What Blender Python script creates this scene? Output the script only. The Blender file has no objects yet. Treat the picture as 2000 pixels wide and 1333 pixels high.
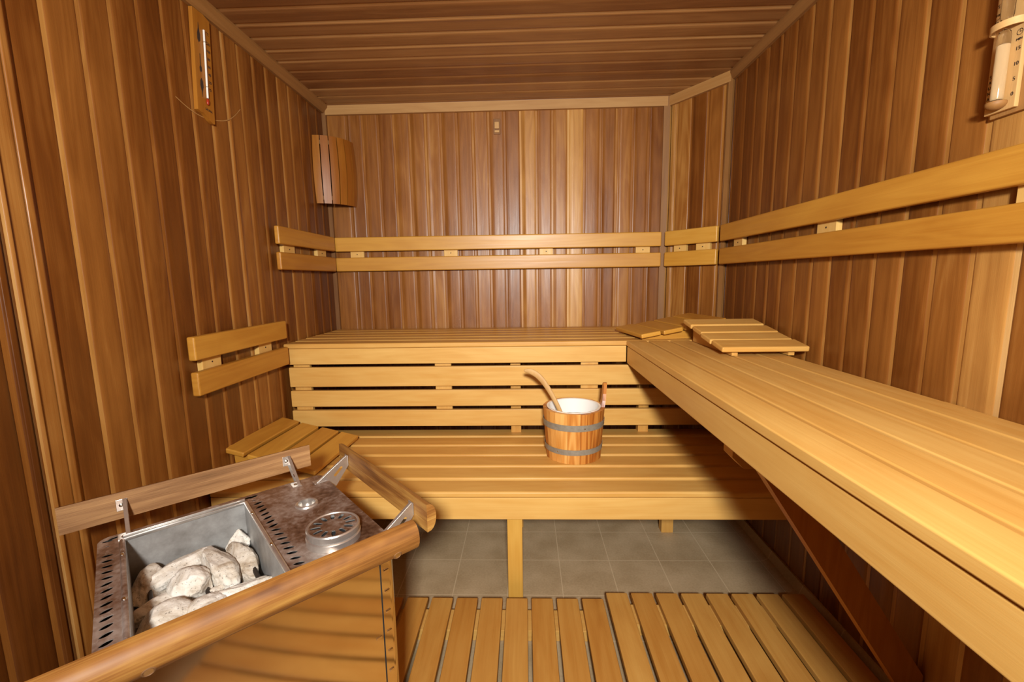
import bpy, bmesh, math, random
from mathutils import Vector, Matrix, Euler, noise
random.seed(7)
SC = bpy.context.scene
COL = SC.collection
PI = math.pi
Z0 = 1.132                       # camera height above the floor

# ---------------------------------------------------------------- camera
def setup_camera():
    f, p, yw, r = 860.0, -0.1411935, -0.0315519, -0.0152053
    cy, sy, cp, sp = math.cos(yw), math.sin(yw), math.cos(p), math.sin(p)
    fw = Vector((sy*cp, cy*cp, sp)); rt = Vector((cy, -sy, 0)); up = rt.cross(fw)
    c, s = math.cos(r), math.sin(r)
    R = c*rt + s*up; U = -s*rt + c*up
    cam = bpy.data.cameras.new('camera'); o = bpy.data.objects.new('camera', cam); COL.objects.link(o)
    cam.sensor_width = 36; cam.lens = f/2000*36; cam.clip_start = 0.02
    m = Matrix.Identity(4)
    for i in range(3):
        m[i][0] = R[i]; m[i][1] = U[i]; m[i][2] = -fw[i]
    m[2][3] = Z0
    o.matrix_world = m
    SC.camera = o
setup_camera()
vs = SC.view_settings
vs.view_transform = 'Standard'; vs.look = 'None'; vs.gamma = 1; vs.use_curve_mapping = False
vs.exposure = 0.06
# ---------------------------------------------------------------- world and light
w = bpy.data.worlds.new('world'); SC.world = w; w.use_nodes = True
w.node_tree.nodes['Background'].inputs[0].default_value = (1, .82, .6, 1)
w.node_tree.nodes['Background'].inputs[1].default_value = 0.15
def area(name, loc, target, size, power, col, sy=None, spread=180):
    l = bpy.data.lights.new(name, 'AREA'); l.energy = power; l.color = col; l.size = size; l.spread = math.radians(spread)
    if sy: l.shape = 'RECTANGLE'; l.size_y = sy
    o = bpy.data.objects.new(name, l); COL.objects.link(o); o.location = loc
    o.rotation_euler = (Vector(target)-Vector(loc)).to_track_quat('-Z', 'Y').to_euler()
    return o
area('flash_light', (0.04, -0.62, Z0+0.37), (0.05, 1.9, Z0+0.05), 0.15, 37, (1, .975, .915), spread=122)
area('bounce_light', (0.0, -0.55, 1.35), (0.0, -0.30, 2.06), 0.5, 19, (1, .97, .91), 0.5)

# ---------------------------------------------------------------- materials
def new_mat(name):
    m = bpy.data.materials.new(name); m.use_nodes = True
    nt = m.node_tree; b = nt.nodes['Principled BSDF']
    return m, nt, b
def ramp(nt, stops, fac):
    r = nt.nodes.new('ShaderNodeValToRGB'); e = r.color_ramp.elements
    while len(e) < len(stops): e.new(0.5)
    for i, (p, c) in enumerate(stops):
        e[i].position = p; e[i].color = (*c, 1)
    nt.links.new(fac, r.inputs[0]); return r
def mth(nt, op, a, b=None, c=None):
    n = nt.nodes.new('ShaderNodeMath'); n.operation = op
    for i, v in enumerate((a, b, c)):
        if v is None: continue
        if isinstance(v, (int, float)): n.inputs[i].default_value = v
        else: nt.links.new(v, n.inputs[i])
    return n.outputs[0]
def wood(name, stops, rough=.45, grain=.35, bands=.25, blotch=.25, bump=.25, spec=.5, knots=0.0, streak=(1.3, 90), bl=(3.0, 9)):
    """UV: x runs along the grain in metres, y across it; 'tone' is one value per board"""
    m, nt, b = new_mat(name)
    N, L = nt.nodes, nt.links
    uv = N.new('ShaderNodeUVMap'); uv.uv_map = 'grain'
    at = N.new('ShaderNodeAttribute'); at.attribute_name = 'tone'
    def nz(sx, sy, det=4, dist=0.0, rgh=.6):
        mp = N.new('ShaderNodeMapping'); mp.inputs['Scale'].default_value = (sx, sy, 1)
        L.new(uv.outputs[0], mp.inputs[0])
        n = N.new('ShaderNodeTexNoise'); n.inputs['Scale'].default_value = 1; n.inputs['Detail'].default_value = det
        n.inputs['Roughness'].default_value = rgh; n.inputs['Distortion'].default_value = dist
        L.new(mp.outputs[0], n.inputs[0]); return n.outputs[0]
    fine = nz(streak[0]*3, streak[1]*4, 3)
    mid = nz(streak[0], streak[1]*.45, 4, .4)
    blo = nz(bl[0], bl[1], 3, .6)
    # cathedral bands
    mp = N.new('ShaderNodeMapping'); mp.inputs['Scale'].default_value = (1.1, 13, 1); L.new(uv.outputs[0], mp.inputs[0])
    n0 = N.new('ShaderNodeTexNoise'); n0.inputs['Scale'].default_value = 1; n0.inputs['Detail'].default_value = 1.5; L.new(mp.outputs[0], n0.inputs[0])
    wv = mth(nt, 'SINE', mth(nt, 'MULTIPLY', n0.outputs[0], 55.0))
    t = at.outputs['Fac']
    def add(t, v, k, off=.5): return mth(nt, 'ADD', t, mth(nt, 'MULTIPLY', mth(nt, 'SUBTRACT', v, off), k))
    t = add(t, fine, grain); t = add(t, mid, grain*1.3); t = add(t, blo, blotch); t = add(t, wv, bands*.25, 0)
    if knots:
        mp2 = N.new('ShaderNodeMapping'); mp2.inputs['Scale'].default_value = (2.2, 5, 1); L.new(uv.outputs[0], mp2.inputs[0])
        vo = N.new('ShaderNodeTexVoronoi'); vo.inputs['Scale'].default_value = 1; L.new(mp2.outputs[0], vo.inputs[0])
        k = mth(nt, 'LESS_THAN', vo.outputs['Distance'], 0.045)
        t = mth(nt, 'SUBTRACT', t, mth(nt, 'MULTIPLY', k, knots))
    r = ramp(nt, stops, t)
    L.new(r.outputs[0], b.inputs['Base Color'])
    rr = mth(nt, 'ADD', rough, mth(nt, 'MULTIPLY', mth(nt, 'SUBTRACT', mid, .5), .35))
    L.new(rr, b.inputs['Roughness'])
    b.inputs['Specular IOR Level'].default_value = spec
    bp = N.new('ShaderNodeBump'); bp.inputs['Strength'].default_value = bump; bp.inputs['Distance'].default_value = .002
    h = mth(nt, 'ADD', mth(nt, 'MULTIPLY', fine, .5), mth(nt, 'MULTIPLY', blo, 1.6))
    L.new(h, bp.inputs['Height']); L.new(bp.outputs[0], b.inputs['Normal'])
    return m
CEDAR = [(0, (.070, .018, .003)), (.25, (.155, .047, .007)), (.5, (.285, .108, .020)), (.75, (.49, .245, .062)), (1, (.70, .44, .17))]
M_WALL = wood('cedar_panelling', CEDAR, rough=.36, grain=.17, bands=.14, blotch=.34, bump=.28, spec=.38, knots=.0)
M_CEIL = wood('cedar_ceiling_boards', [(0, (.10, .034, .010)), (.3, (.20, .080, .024)), (.6, (.34, .165, .055)), (1, (.52, .32, .13))], rough=.40, grain=.22, bands=.12, bump=.2)
PALE = [(0, (.36, .130, .020)), (.25, (.49, .222, .042)), (.5, (.61, .328, .078)), (.75, (.70, .428, .125)), (1, (.77, .53, .20))]
M_BENCH = wood('abachi_bench_wood', PALE, rough=.45, grain=.20, bands=.10, blotch=.42, bump=.12, spec=.35, streak=(1.8, 110))
M_RAIL = wood('honey_backrest_wood', [(0, (.27, .085, .008)), (.3, (.41, .165, .018)), (.6, (.57, .285, .040)), (1, (.73, .45, .10))], rough=.42, grain=.16, bands=.12, blotch=.3, bump=.12)
M_TRIM = wood('pine_trim_wood', [(0, (.16, .062, .013)), (.5, (.37, .18, .050)), (1, (.62, .38, .145))], rough=.6, grain=.2, bands=.1, blotch=.2)
M_GUARD = wood('weathered_guard_rail_wood', [(0, (.10, .045, .015)), (.35, (.25, .120, .045)), (.6, (.40, .215, .085)), (1, (.58, .36, .16))], rough=.55, grain=.5, bands=.22, blotch=.35, bump=.3, streak=(4, 160))
M_GUARDR = wood('rounded_guard_rail_wood', [(0, (.08, .022, .004)), (.3, (.26, .105, .020)), (.6, (.43, .225, .050)), (1, (.60, .37, .11))], rough=.56, grain=.5, bands=.3, blotch=.95, bump=.2, bl=(5, 26))
M_BUCKET = wood('larch_stave_wood', [(0, (.24, .06, .008)), (.35, (.46, .15, .022)), (.6, (.62, .26, .05)), (1, (.80, .44, .13))], rough=.38, grain=.40, bands=.7, blotch=.1, bump=.1, streak=(1.0, 140))
M_DARKW = wood('bench_brace_wood', [(0, (.34, .11, .018)), (.5, (.58, .25, .05)), (1, (.72, .40, .11))], rough=.45, grain=.2, bands=.2)

def plain(name, col, rough=.5, metal=0.0, noise_amt=0, dark=None, scale=40, bump=0, emis=None):
    m, nt, b = new_mat(name)
    b.inputs['Base Color'].default_value = (*col, 1); b.inputs['Roughness'].default_value = rough; b.inputs['Metallic'].default_value = metal
    if noise_amt:
        tc = nt.nodes.new('ShaderNodeTexCoord'); n = nt.nodes.new('ShaderNodeTexNoise'); n.inputs['Scale'].default_value = scale; n.inputs['Detail'].default_value = 6
        n.inputs['Roughness'].default_value = .65
        nt.links.new(tc.outputs['Object'], n.inputs[0])
        r = ramp(nt, [(.5-noise_amt/2, dark), (.5+noise_amt/2, col)], n.outputs[0])
        nt.links.new(r.outputs[0], b.inputs['Base Color'])
        if bump:
            bp = nt.nodes.new('ShaderNodeBump'); bp.inputs['Strength'].default_value = bump; bp.inputs['Distance'].default_value = .003
            nt.links.new(n.outputs[0], bp.inputs['Height']); nt.links.new(bp.outputs[0], b.inputs['Normal'])
    return m
M_STEEL = plain('bright_steel', (.78, .76, .73), .30, .85, .5, (.55, .52, .49), 25)
M_ZINC = plain('galvanised_box_steel', (.50, .50, .495), .50, .45, .45, (.22, .21, .20), 14)
M_HOOP = plain('grey_hoop_metal', (.34, .31, .25), .5, .25, .4, (.25, .22, .17), 60)
M_BLACK = plain('black_parts_and_shade', (.008, .008, .009), .9, 0)  # black for hidden parts; also stands in for shade behind the slots
M_ELEM = plain('heating_element_metal', (.05, .038, .03), .5, .5)
M_WHITE = plain('white_bucket_liner', (.86, .84, .80), .25)
M_SCREW = plain('zinc_screw', (.72, .70, .62), .25, 1.0)
M_INK = plain('printed_dark_ink', (.035, .018, .01), .7)
M_SAND = plain('pale_timer_sand', (.86, .62, .34), .75)
M_RED = plain('red_thermometer_fluid', (.35, .03, .01), .3)
M_PLATE, nt, b = new_mat('heat_stained_steel')
def plate_mat():
    N, L = nt.nodes, nt.links
    tc = N.new('ShaderNodeTexCoord')
    n1 = N.new('ShaderNodeTexNoise'); n1.inputs['Scale'].default_value = 7; n1.inputs['Detail'].default_value = 8; n1.inputs['Roughness'].default_value = .62; n1.inputs['Distortion'].default_value = .8
    L.new(tc.outputs['Object'], n1.inputs[0])
    n2 = N.new('ShaderNodeTexNoise'); n2.inputs['Scale'].default_value = 95; n2.inputs['Detail'].default_value = 5; L.new(tc.outputs['Object'], n2.inputs[0])
    # stain rings: narrow iso-lines of a noise field
    n3 = N.new('ShaderNodeTexNoise'); n3.inputs['Scale'].default_value = 22; n3.inputs['Detail'].default_value = 3; L.new(tc.outputs['Object'], n3.inputs[0])
    ring = mth(nt, 'LESS_THAN', mth(nt, 'ABSOLUTE', mth(nt, 'SUBTRACT', n3.outputs[0], .58)), .004)
    t = mth(nt, 'ADD', mth(nt, 'MULTIPLY', n1.outputs[0], .75), mth(nt, 'MULTIPLY', n2.outputs[0], .25))
    t = mth(nt, 'ADD', t, mth(nt, 'MULTIPLY', ring, .08))
    r = ramp(nt, [(.38, (.12, .060, .034)), (.47, (.26, .155, .10)), (.55, (.42, .33, .28)), (.66, (.62, .56, .52))], t)
    L.new(r.outputs[0], b.inputs['Base Color'])
    b.inputs['Metallic'].default_value = .7
    L.new(mth(nt, 'ADD', .24, mth(nt, 'MULTIPLY', n2.outputs[0], .34)), b.inputs['Roughness'])
plate_mat()
M_BODY = plain('polished_heater_casing', (.90, .85, .76), .08, 1.0, .3, (.80, .74, .64), 4)
M_STONE, nt, b = new_mat('pale_sauna_stone')
def stone_mat():
    N, L = nt.nodes, nt.links
    tc = N.new('ShaderNodeTexCoord'); at = N.new('ShaderNodeAttribute'); at.attribute_name = 'tone'
    n1 = N.new('ShaderNodeTexNoise'); n1.inputs['Scale'].default_value = 14; n1.inputs['Detail'].default_value = 9; n1.inputs['Roughness'].default_value = .68; n1.inputs['Distortion'].default_value = .6
    L.new(tc.outputs['Object'], n1.inputs[0])
    n2 = N.new('ShaderNodeTexNoise'); n2.inputs['Scale'].default_value = 230; n2.inputs['Detail'].default_value = 3; L.new(tc.outputs['Object'], n2.inputs[0])
    t = mth(nt, 'ADD', n1.outputs[0], mth(nt, 'MULTIPLY', at.outputs['Fac'], .25))
    r = ramp(nt, [(.38, (.15, .105, .07)), (.49, (.38, .30, .22)), (.58, (.60, .54, .46)), (.76, (.80, .77, .72))], t)
    sp = mth(nt, 'LESS_THAN', n2.outputs[0], .345)
    mx = N.new('ShaderNodeMix'); mx.data_type = 'RGBA'; L.new(mth(nt, 'MULTIPLY', sp, .65), mx.inputs['Factor'])
    L.new(r.outputs[0], mx.inputs[6]); mx.inputs[7].default_value = (.10, .075, .06, 1)
    L.new(mx.outputs[2], b.inputs['Base Color']); b.inputs['Roughness'].default_value = .9
    bp = N.new('ShaderNodeBump'); bp.inputs['Strength'].default_value = .7; bp.inputs['Distance'].default_value = .004
    L.new(mth(nt, 'ADD', n1.outputs[0], mth(nt, 'MULTIPLY', n2.outputs[0], .3)), bp.inputs['Height']); L.new(bp.outputs[0], b.inputs['Normal'])
stone_mat()
M_TILE, nt, b = new_mat('beige_floor_tiles')
def tile_mat():
    N, L = nt.nodes, nt.links
    g = N.new('ShaderNodeNewGeometry'); sx = N.new('ShaderNodeSeparateXYZ'); L.new(g.outputs['Position'], sx.inputs[0])
    def line(c, off, per=.2, wd=.0035):
        f = mth(nt, 'PINGPONG', mth(nt, 'SUBTRACT', c, off), per/2)
        return mth(nt, 'LESS_THAN', f, wd/2)
    gx = line(sx.outputs[0], .925); gy = line(sx.outputs[1], 1.643)
    gr = mth(nt, 'MAXIMUM', gx, gy)
    n = N.new('ShaderNodeTexNoise'); n.inputs['Scale'].default_value = 7; n.inputs['Detail'].default_value = 8; L.new(g.outputs['Position'], n.inputs[0])
    n2 = N.new('ShaderNodeTexNoise'); n2.inputs['Scale'].default_value = 140; n2.inputs['Detail'].default_value = 2; L.new(g.outputs['Position'], n2.inputs[0])
    t = mth(nt, 'ADD', mth(nt, 'MULTIPLY', n.outputs[0], .7), mth(nt, 'MULTIPLY', n2.outputs[0], .3))
    r = ramp(nt, [(.35, (.38, .275, .15)), (.65, (.54, .41, .25))], t)
    mx = N.new('ShaderNodeMix'); mx.data_type = 'RGBA'; L.new(mth(nt, 'MULTIPLY', gr, .75), mx.inputs['Factor'])
    L.new(r.outputs[0], mx.inputs[6]); mx.inputs[7].default_value = (.66, .52, .33, 1)
    L.new(mx.outputs[2], b.inputs['Base Color']); b.inputs['Roughness'].default_value = .55
    bp = N.new('ShaderNodeBump'); bp.inputs['Strength'].default_value = .3; bp.inputs['Distance'].default_value = .002; bp.invert = True
    L.new(gr, bp.inputs['Height']); L.new(bp.outputs[0], b.inputs['Normal'])
tile_mat()
M_GLASS, nt, b = new_mat('clear_glass')
b.inputs['Base Color'].default_value = (.95, .95, .93, 1); b.inputs['Roughness'].default_value = .03; b.inputs['Transmission Weight'].default_value = 1; b.inputs['IOR'].default_value = 1.3
M_WATER, nt, b = new_mat('water')
b.inputs['Base Color'].default_value = (.92, .94, .92, 1); b.inputs['Roughness'].default_value = .02; b.inputs['Transmission Weight'].default_value = .9; b.inputs['IOR'].default_value = 1.33

# ---------------------------------------------------------------- mesh helpers
def link(name, me, mats, parent=None):
    o = bpy.data.objects.new(name, me); COL.objects.link(o)
    for m in (mats if isinstance(mats, (list, tuple)) else [mats]): me.materials.append(m)
    if parent: o.parent = parent
    return o
def finish(bm, name, mats, parent=None, tone=.5, grain=0, smooth=True, uvoff=None, angle=35, tones=None):
    """turns a bmesh into an object; adds the grain UV and the tone attribute"""
    bmesh.ops.recalc_face_normals(bm, faces=bm.faces)
    uvl = bm.loops.layers.uv.new('grain')
    u0, v0 = (random.random()*50, random.random()*50) if uvoff is None else uvoff
    bc = [(1, 2), (2, 0), (0, 1)][grain]
    for f in bm.faces:
        n = f.normal
        for l in f.loops:
            c = l.vert.co
            if abs(n[grain]) > .8: l[uvl].uv = (u0+c[bc[0]]*.5, v0+c[bc[1]])
            else: l[uvl].uv = (u0+c[grain], v0+c[bc[0]]+c[bc[1]])
    if smooth:
        ca = math.radians(angle)
        for f in bm.faces: f.smooth = True
        for e in bm.edges:
            if len(e.link_faces) == 2 and e.calc_face_angle(0) > ca: e.smooth = False
    me = bpy.data.meshes.new(name); bm.to_mesh(me); bm.free()
    a = me.attributes.new('tone', 'FLOAT', 'FACE')
    a.data.foreach_set('value', tones if tones else [tone]*len(me.polygons))
    return link(name, me, mats, parent)
def bm_box(bm, size, loc=(0, 0, 0), rot=None, bevel=.002, seg=2):
    r = bmesh.ops.create_cube(bm, size=1)
    vs_ = r['verts']
    bmesh.ops.scale(bm, vec=size, verts=vs_)
    if bevel:
        es = list({e for v in vs_ for e in v.link_edges})
        rb = bmesh.ops.bevel(bm, geom=es, offset=bevel, segments=seg, affect='EDGES', profile=.5)
        vs_ = list({v for f in rb['faces'] for v in f.verts} | {v for v in vs_ if v.is_valid})
        seen = set(vs_); st = list(vs_)
        while st:
            v = st.pop()
            for e in v.link_edges:
                q = e.other_vert(v)
                if q not in seen: seen.add(q); st.append(q)
        vs_ = list(seen)
    if rot is not None: bmesh.ops.rotate(bm, cent=(0, 0, 0), matrix=Euler(rot).to_matrix(), verts=vs_)
    bmesh.ops.translate(bm, vec=loc, verts=vs_)
    return vs_
def box(name, size, loc, mat, parent=None, rot=(0, 0, 0), bevel=.002, tone=None, grain=None, seg=2):
    """one board; loc in the parent's space"""
    bm = bmesh.new(); bm_box(bm, size, bevel=min(bevel, min(size)*.45), seg=seg)
    if grain is None: grain = max(range(3), key=lambda i: size[i])
    if tone is None: tone = random.uniform(.4, .65)
    o = finish(bm, name, mat, parent, tone, grain)
    o.location = loc; o.rotation_euler = rot
    if bevel > .001: wn = o.modifiers.new('weighted', 'WEIGHTED_NORMAL'); wn.keep_sharp = True; wn.weight = 80
    return o
def span(name, p0, p1, mat, root=None, **k):
    """axis-aligned board between two world corners"""
    a, b_ = Vector(p0), Vector(p1)
    c = (a+b_)/2
    if root is not None: c = c-root.location
    return box(name, [abs(b_[i]-a[i]) for i in range(3)], c, mat, root, **k)
def thing(name, label, cat, loc, rotz=0, group=None):
    o = bpy.data.objects.new(name, None); COL.objects.link(o)
    o.empty_display_size = .05; o.location = loc; o.rotation_euler = (0, 0, rotz)
    return tag(o, label, cat, group)
def tag(o, label, cat, group=None, kind=None):
    o['label'] = label; o['category'] = cat
    if group: o['group'] = group
    if kind: o['kind'] = kind
    return o
def struct(o): o['kind'] = 'structure'; return o
def prism(bm, pts, axis, a, b_):
    """pts: 2-D outline in the two other axes (cyclic order), extruded along axis a..b"""
    def P(u, v, w):
        q = [0, 0, 0]; q[axis] = w; q[(axis+1) % 3] = u; q[(axis+2) % 3] = v; return q
    A = [bm.verts.new(P(u, v, a)) for u, v in pts]; B = [bm.verts.new(P(u, v, b_)) for u, v in pts]
    n = len(pts)
    bm.faces.new(A); bm.faces.new(B[::-1])
    for i in range(n): bm.faces.new((A[i], B[i], B[(i+1) % n], A[(i+1) % n]))
def lathe(bm, prof, seg=48, cx=0, cy=0, close=False):
    rings = []
    for r, z in prof:
        if r < 1e-6: rings.append([bm.verts.new((cx, cy, z))])
        else: rings.append([bm.verts.new((cx+r*math.cos(2*PI*i/seg), cy+r*math.sin(2*PI*i/seg), z)) for i in range(seg)])
    pairs = list(zip(rings[:-1], rings[1:]))
    if close: pairs.append((rings[-1], rings[0]))
    for A, B in pairs:
        for i in range(seg):
            j = (i+1) % seg
            if len(A) == 1 and len(B) == 1: break
            if len(A) == 1: bm.faces.new((A[0], B[i], B[j]))
            elif len(B) == 1: bm.faces.new((A[i], A[j], B[0]))
            else: bm.faces.new((A[i], A[j], B[j], B[i]))
def tube(bm, pts, rad, seg=12, cap=True):
    pts = [Vector(p) for p in pts]; rings = []
    rads = rad if isinstance(rad, (list, tuple)) else [rad]*len(pts)
    t0 = (pts[1]-pts[0]).normalized()
    n = t0.orthogonal().normalized()
    for i, p in enumerate(pts):
        t = ((pts[min(i+1, len(pts)-1)]-pts[max(i-1, 0)])).normalized()
        n = (n-t*n.dot(t)).normalized(); bb = t.cross(n)
        rings.append([bm.verts.new(p+(n*math.cos(2*PI*k/seg)+bb*math.sin(2*PI*k/seg))*rads[i]) for k in range(seg)])
    for A, B in zip(rings[:-1], rings[1:]):
        for i in range(seg): bm.faces.new((A[i], A[(i+1) % seg], B[(i+1) % seg], B[i]))
    if cap: bm.faces.new(rings[0][::-1]); bm.faces.new(rings[-1])
def boolean(o, cutter):
    md = o.modifiers.new('cut', 'BOOLEAN'); md.object = cutter; md.operation = 'DIFFERENCE'; md.solver = 'EXACT'; md.use_self = True
    dg = bpy.context.evaluated_depsgraph_get(); dg.update()
    me = bpy.data.meshes.new_from_object(o.evaluated_get(dg), preserve_all_data_layers=True, depsgraph=dg)
    o.modifiers.clear(); old = o.data; nm = old.name; o.data = me; bpy.data.meshes.remove(old); me.name = nm
    cm = cutter.data; bpy.data.objects.remove(cutter); bpy.data.meshes.remove(cm)
def text_bm(bm, body, size, mtx, depth=.0004):
    c = bpy.data.curves.new('t', 'FONT'); c.body = body; c.size = size; c.extrude = depth; c.align_x = 'CENTER'; c.align_y = 'CENTER'
    o = bpy.data.objects.new('t', c); COL.objects.link(o)
    dg = bpy.context.evaluated_depsgraph_get(); dg.update()
    me = bpy.data.meshes.new_from_object(o.evaluated_get(dg)); me.transform(mtx)
    bm.from_mesh(me); bpy.data.meshes.remove(me); bpy.data.objects.remove(o); bpy.data.curves.remove(c)

# ---------------------------------------------------------------- setting
XL, XR, YB, YF = -1.085, .975, 2.5, -1.45
ZC = Z0+.933
def panelling(name, org, d, nrm, seams, s0, s1, a0, a1, adir, mat, tones=None, lo=.25, hi=.55, groove_tone=.22, gw=.010):
    """tongue-and-groove boards: cross-section along d, boards run along adir between a0 and a1, faces turned to nrm"""
    org, d, nrm, adir = map(Vector, (org, d, nrm, adir))
    ss = [s0]+[s for s in sorted(seams) if s0+.015 < s < s1-.015]+[s1]
    bm = bmesh.new(); uvl = bm.loops.layers.uv.new('grain'); tn = []
    def strip(pts, tone, uo, vo, sm=True):
        prev = None; nn = 8
        for (s, h) in pts:
            vv = [bm.verts.new(org+d*s+nrm*h+adir*(a0+(a1-a0)*k/nn)) for k in range(nn+1)]
            if prev:
                for k in range(nn):
                    f = bm.faces.new((prev[1][k], vv[k], vv[k+1], prev[1][k+1])); f.smooth = sm; tn.append(tone)
                    for l, (ku, sv) in zip(f.loops, ((k, prev[0]), (k, s), (k+1, s), (k+1, prev[0]))):
                        l[uvl].uv = (uo+a0+(a1-a0)*ku/nn, vo+sv)
            prev = (s, vv)
    for i, (a, b_) in enumerate(zip(ss[:-1], ss[1:])):
        if callable(tones): tone = tones((a+b_)/2)
        else: tone = tones[i] if tones and i < len(tones) and tones[i] is not None else random.uniform(lo, hi)
        uo, vo = random.random()*40, random.random()*40
        cup = random.uniform(-.0006, .0006); tl = random.uniform(-.0005, .0005)
        w_ = b_-a-gw; f0 = a+gw
        strip([(a-.0005, -.0028), (f0+.0003, -.0028)], min(1, tone+groove_tone), uo, vo, False)  # paler groove floor, raised further to stand in for highlights along the seams
        pts = [(f0, -.0030), (f0+.0006, -.0024), (f0+.0026, -.0013), (f0+.0060, -.0004), (f0+.0095, -.0001)]
        for k in range(1, 6):
            x = .13+.72*(k-1)/4; pts.append((f0+w_*x, cup*(1-(2*x-1)**2)*1.2+tl*(2*x-1)))
        pts += [(b_-.0060, -.0003), (b_-.0028, -.0011), (b_-.0008, -.0022), (b_, -.0030)]
        strip(pts, tone, uo, vo)
    # back of the wall
    A = [bm.verts.new(org+d*s+nrm*-.05+adir*q) for s, q in ((s0, a0), (s1, a0), (s1, a1), (s0, a1))]
    bm.faces.new(A); tn.append(.3)
    for (sa, qa), (sb, qb) in (((s0, a0), (s1, a0)), ((s1, a0), (s1, a1)), ((s1, a1), (s0, a1)), ((s0, a1), (s0, a0))):
        f = bm.faces.new([bm.verts.new(org+d*s_+nrm*h_+adir*q_) for s_, q_, h_ in ((sa, qa, -.006), (sb, qb, -.006), (sb, qb, -.05), (sa, qa, -.05))]); tn.append(.3)
    me = bpy.data.meshes.new(name); bm.to_mesh(me); bm.free()
    at = me.attributes.new('tone', 'FLOAT', 'FACE'); at.data.foreach_set('value', tn)
    return struct(link(name, me, mat))
bx = [-.965+.0857*k for k in range(0, 21)]
bt = [.42, .36, .40, .36, .46, .44, .52, .42, .42, .50, .44, .36, .62, .48, .55, .76, .46, .38, .52, .38, .34, .66, .62]
panelling('wall_back', (0, YB, 0), (1, 0, 0), (0, -1, 0), bx, XL, .775, 0, ZC, (0, 0, 1), M_WALL, bt, groove_tone=.08)
CA, CB = Vector((.772, 2.5, 0)), Vector((XR, 2.205, 0))
cd = (CB-CA).normalized(); clen = (CB-CA).length; cn = Vector((-cd.y, cd.x, 0))*-1
if cn.x > 0: cn = -cn
cn = Vector((cd.y, -cd.x, 0)); cn = cn if cn.y < 0 else -cn
panelling('wall_back_right', CA, cd, cn, [.045, .133, .221, .305], 0, clen, 0, ZC, (0, 0, 1), M_WALL, [.6, .56, .26, .42, .5], groove_tone=.1)
ls = [2.229-.0905*k for k in range(-2, 33)]
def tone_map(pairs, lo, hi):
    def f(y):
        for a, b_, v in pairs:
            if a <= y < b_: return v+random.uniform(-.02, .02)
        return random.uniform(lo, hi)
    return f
lt = tone_map([(-2, .9, .16), (.9, .965, .52), (.965, 1.02, .26), (1.02, 1.11, .42), (1.11, 1.2, .33), (1.2, 1.3, .30), (1.3, 1.4, .18), (1.4, 1.5, .28), (1.5, 1.59, .26), (1.59, 1.69, .40), (1.69, 1.77, .50), (1.77, 1.86, .36), (1.86, 1.95, .30), (1.95, 2.04, .36), (2.04, 2.13, .44), (2.13, 2.23, .40), (2.23, 2.32, .22), (2.32, 2.5, .20)], .3, .45)  # near boards darkened in tone, standing in for the weaker light there
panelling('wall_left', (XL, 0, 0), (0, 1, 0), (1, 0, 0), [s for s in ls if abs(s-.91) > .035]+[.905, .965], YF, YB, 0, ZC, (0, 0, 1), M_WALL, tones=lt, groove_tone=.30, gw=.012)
rs = [2.09-.0907*k for k in range(-1, 40)]
rtm = tone_map([(-2, .85, .42), (.85, .94, .46), (.94, 1.035, .70), (1.035, 1.12, .48), (1.12, 1.2, .30), (1.2, 1.28, .40), (1.28, 1.37, .34), (1.37, 1.46, .26), (1.46, 1.55, .44), (1.55, 1.64, .36), (1.64, 1.73, .36), (1.73, 2.0, .30), (2.0, 2.3, .20)], .3, .4)
panelling('wall_right', (XR, 0, 0), (0, 1, 0), (-1, 0, 0), rs, YF, 2.215, 0, ZC, (0, 0, 1), M_WALL, tones=rtm, groove_tone=.26, gw=.011)
cs = [2.46-.0922*k for k in range(0, 43)]
panelling('ceiling', (0, 0, ZC), (0, 1, 0), (0, 0, -1), cs, YF, YB+.02, XL-.03, XR+.03, (1, 0, 0), M_CEIL, lo=.28, hi=.62, groove_tone=.30, gw=.013)
panelling('wall_front', (0, YF, 0), (1, 0, 0), (0, 1, 0), [-1+.088*k for k in range(24)], XL, XR, 0, ZC, (0, 0, 1), M_WALL, lo=.3, hi=.5)
bm = bmesh.new(); bm_box(bm, (XR-XL+.1, YB-YF+.1, .06), ((XL+XR)/2, (YB+YF)/2, -.03), bevel=0)
struct(finish(bm, 'floor', M_TILE, smooth=False))
def baseboard(name, pts, axis, a, b_, mat, tone=.5):
    bm = bmesh.new(); prism(bm, pts, axis, a, b_); return struct(finish(bm, name, mat, tone=tone, grain=axis, smooth=False))
# tile cove along the right wall foot
baseboard('baseboard_right', [(0, XR-.045), (0, XR), (.045, XR), (.045, XR-.008), (.012, XR-.02)], 1, YF, 2.2, M_TILE)
# ceiling mouldings (quarter battens) and corner strips
# prism axis 1: outline (z, x)
baseboard('trim_1', [(ZC, XL), (ZC, XL+.036), (ZC-.010, XL+.036), (ZC-.038, XL+.012), (ZC-.038, XL)], 1, YF, YB, M_TRIM, .26)
baseboard('trim_2', [(ZC, XR), (ZC-.042, XR), (ZC-.042, XR-.012), (ZC-.012, XR-.024), (ZC, XR-.024)], 1, YF, 2.2, M_TRIM, .22)
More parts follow.
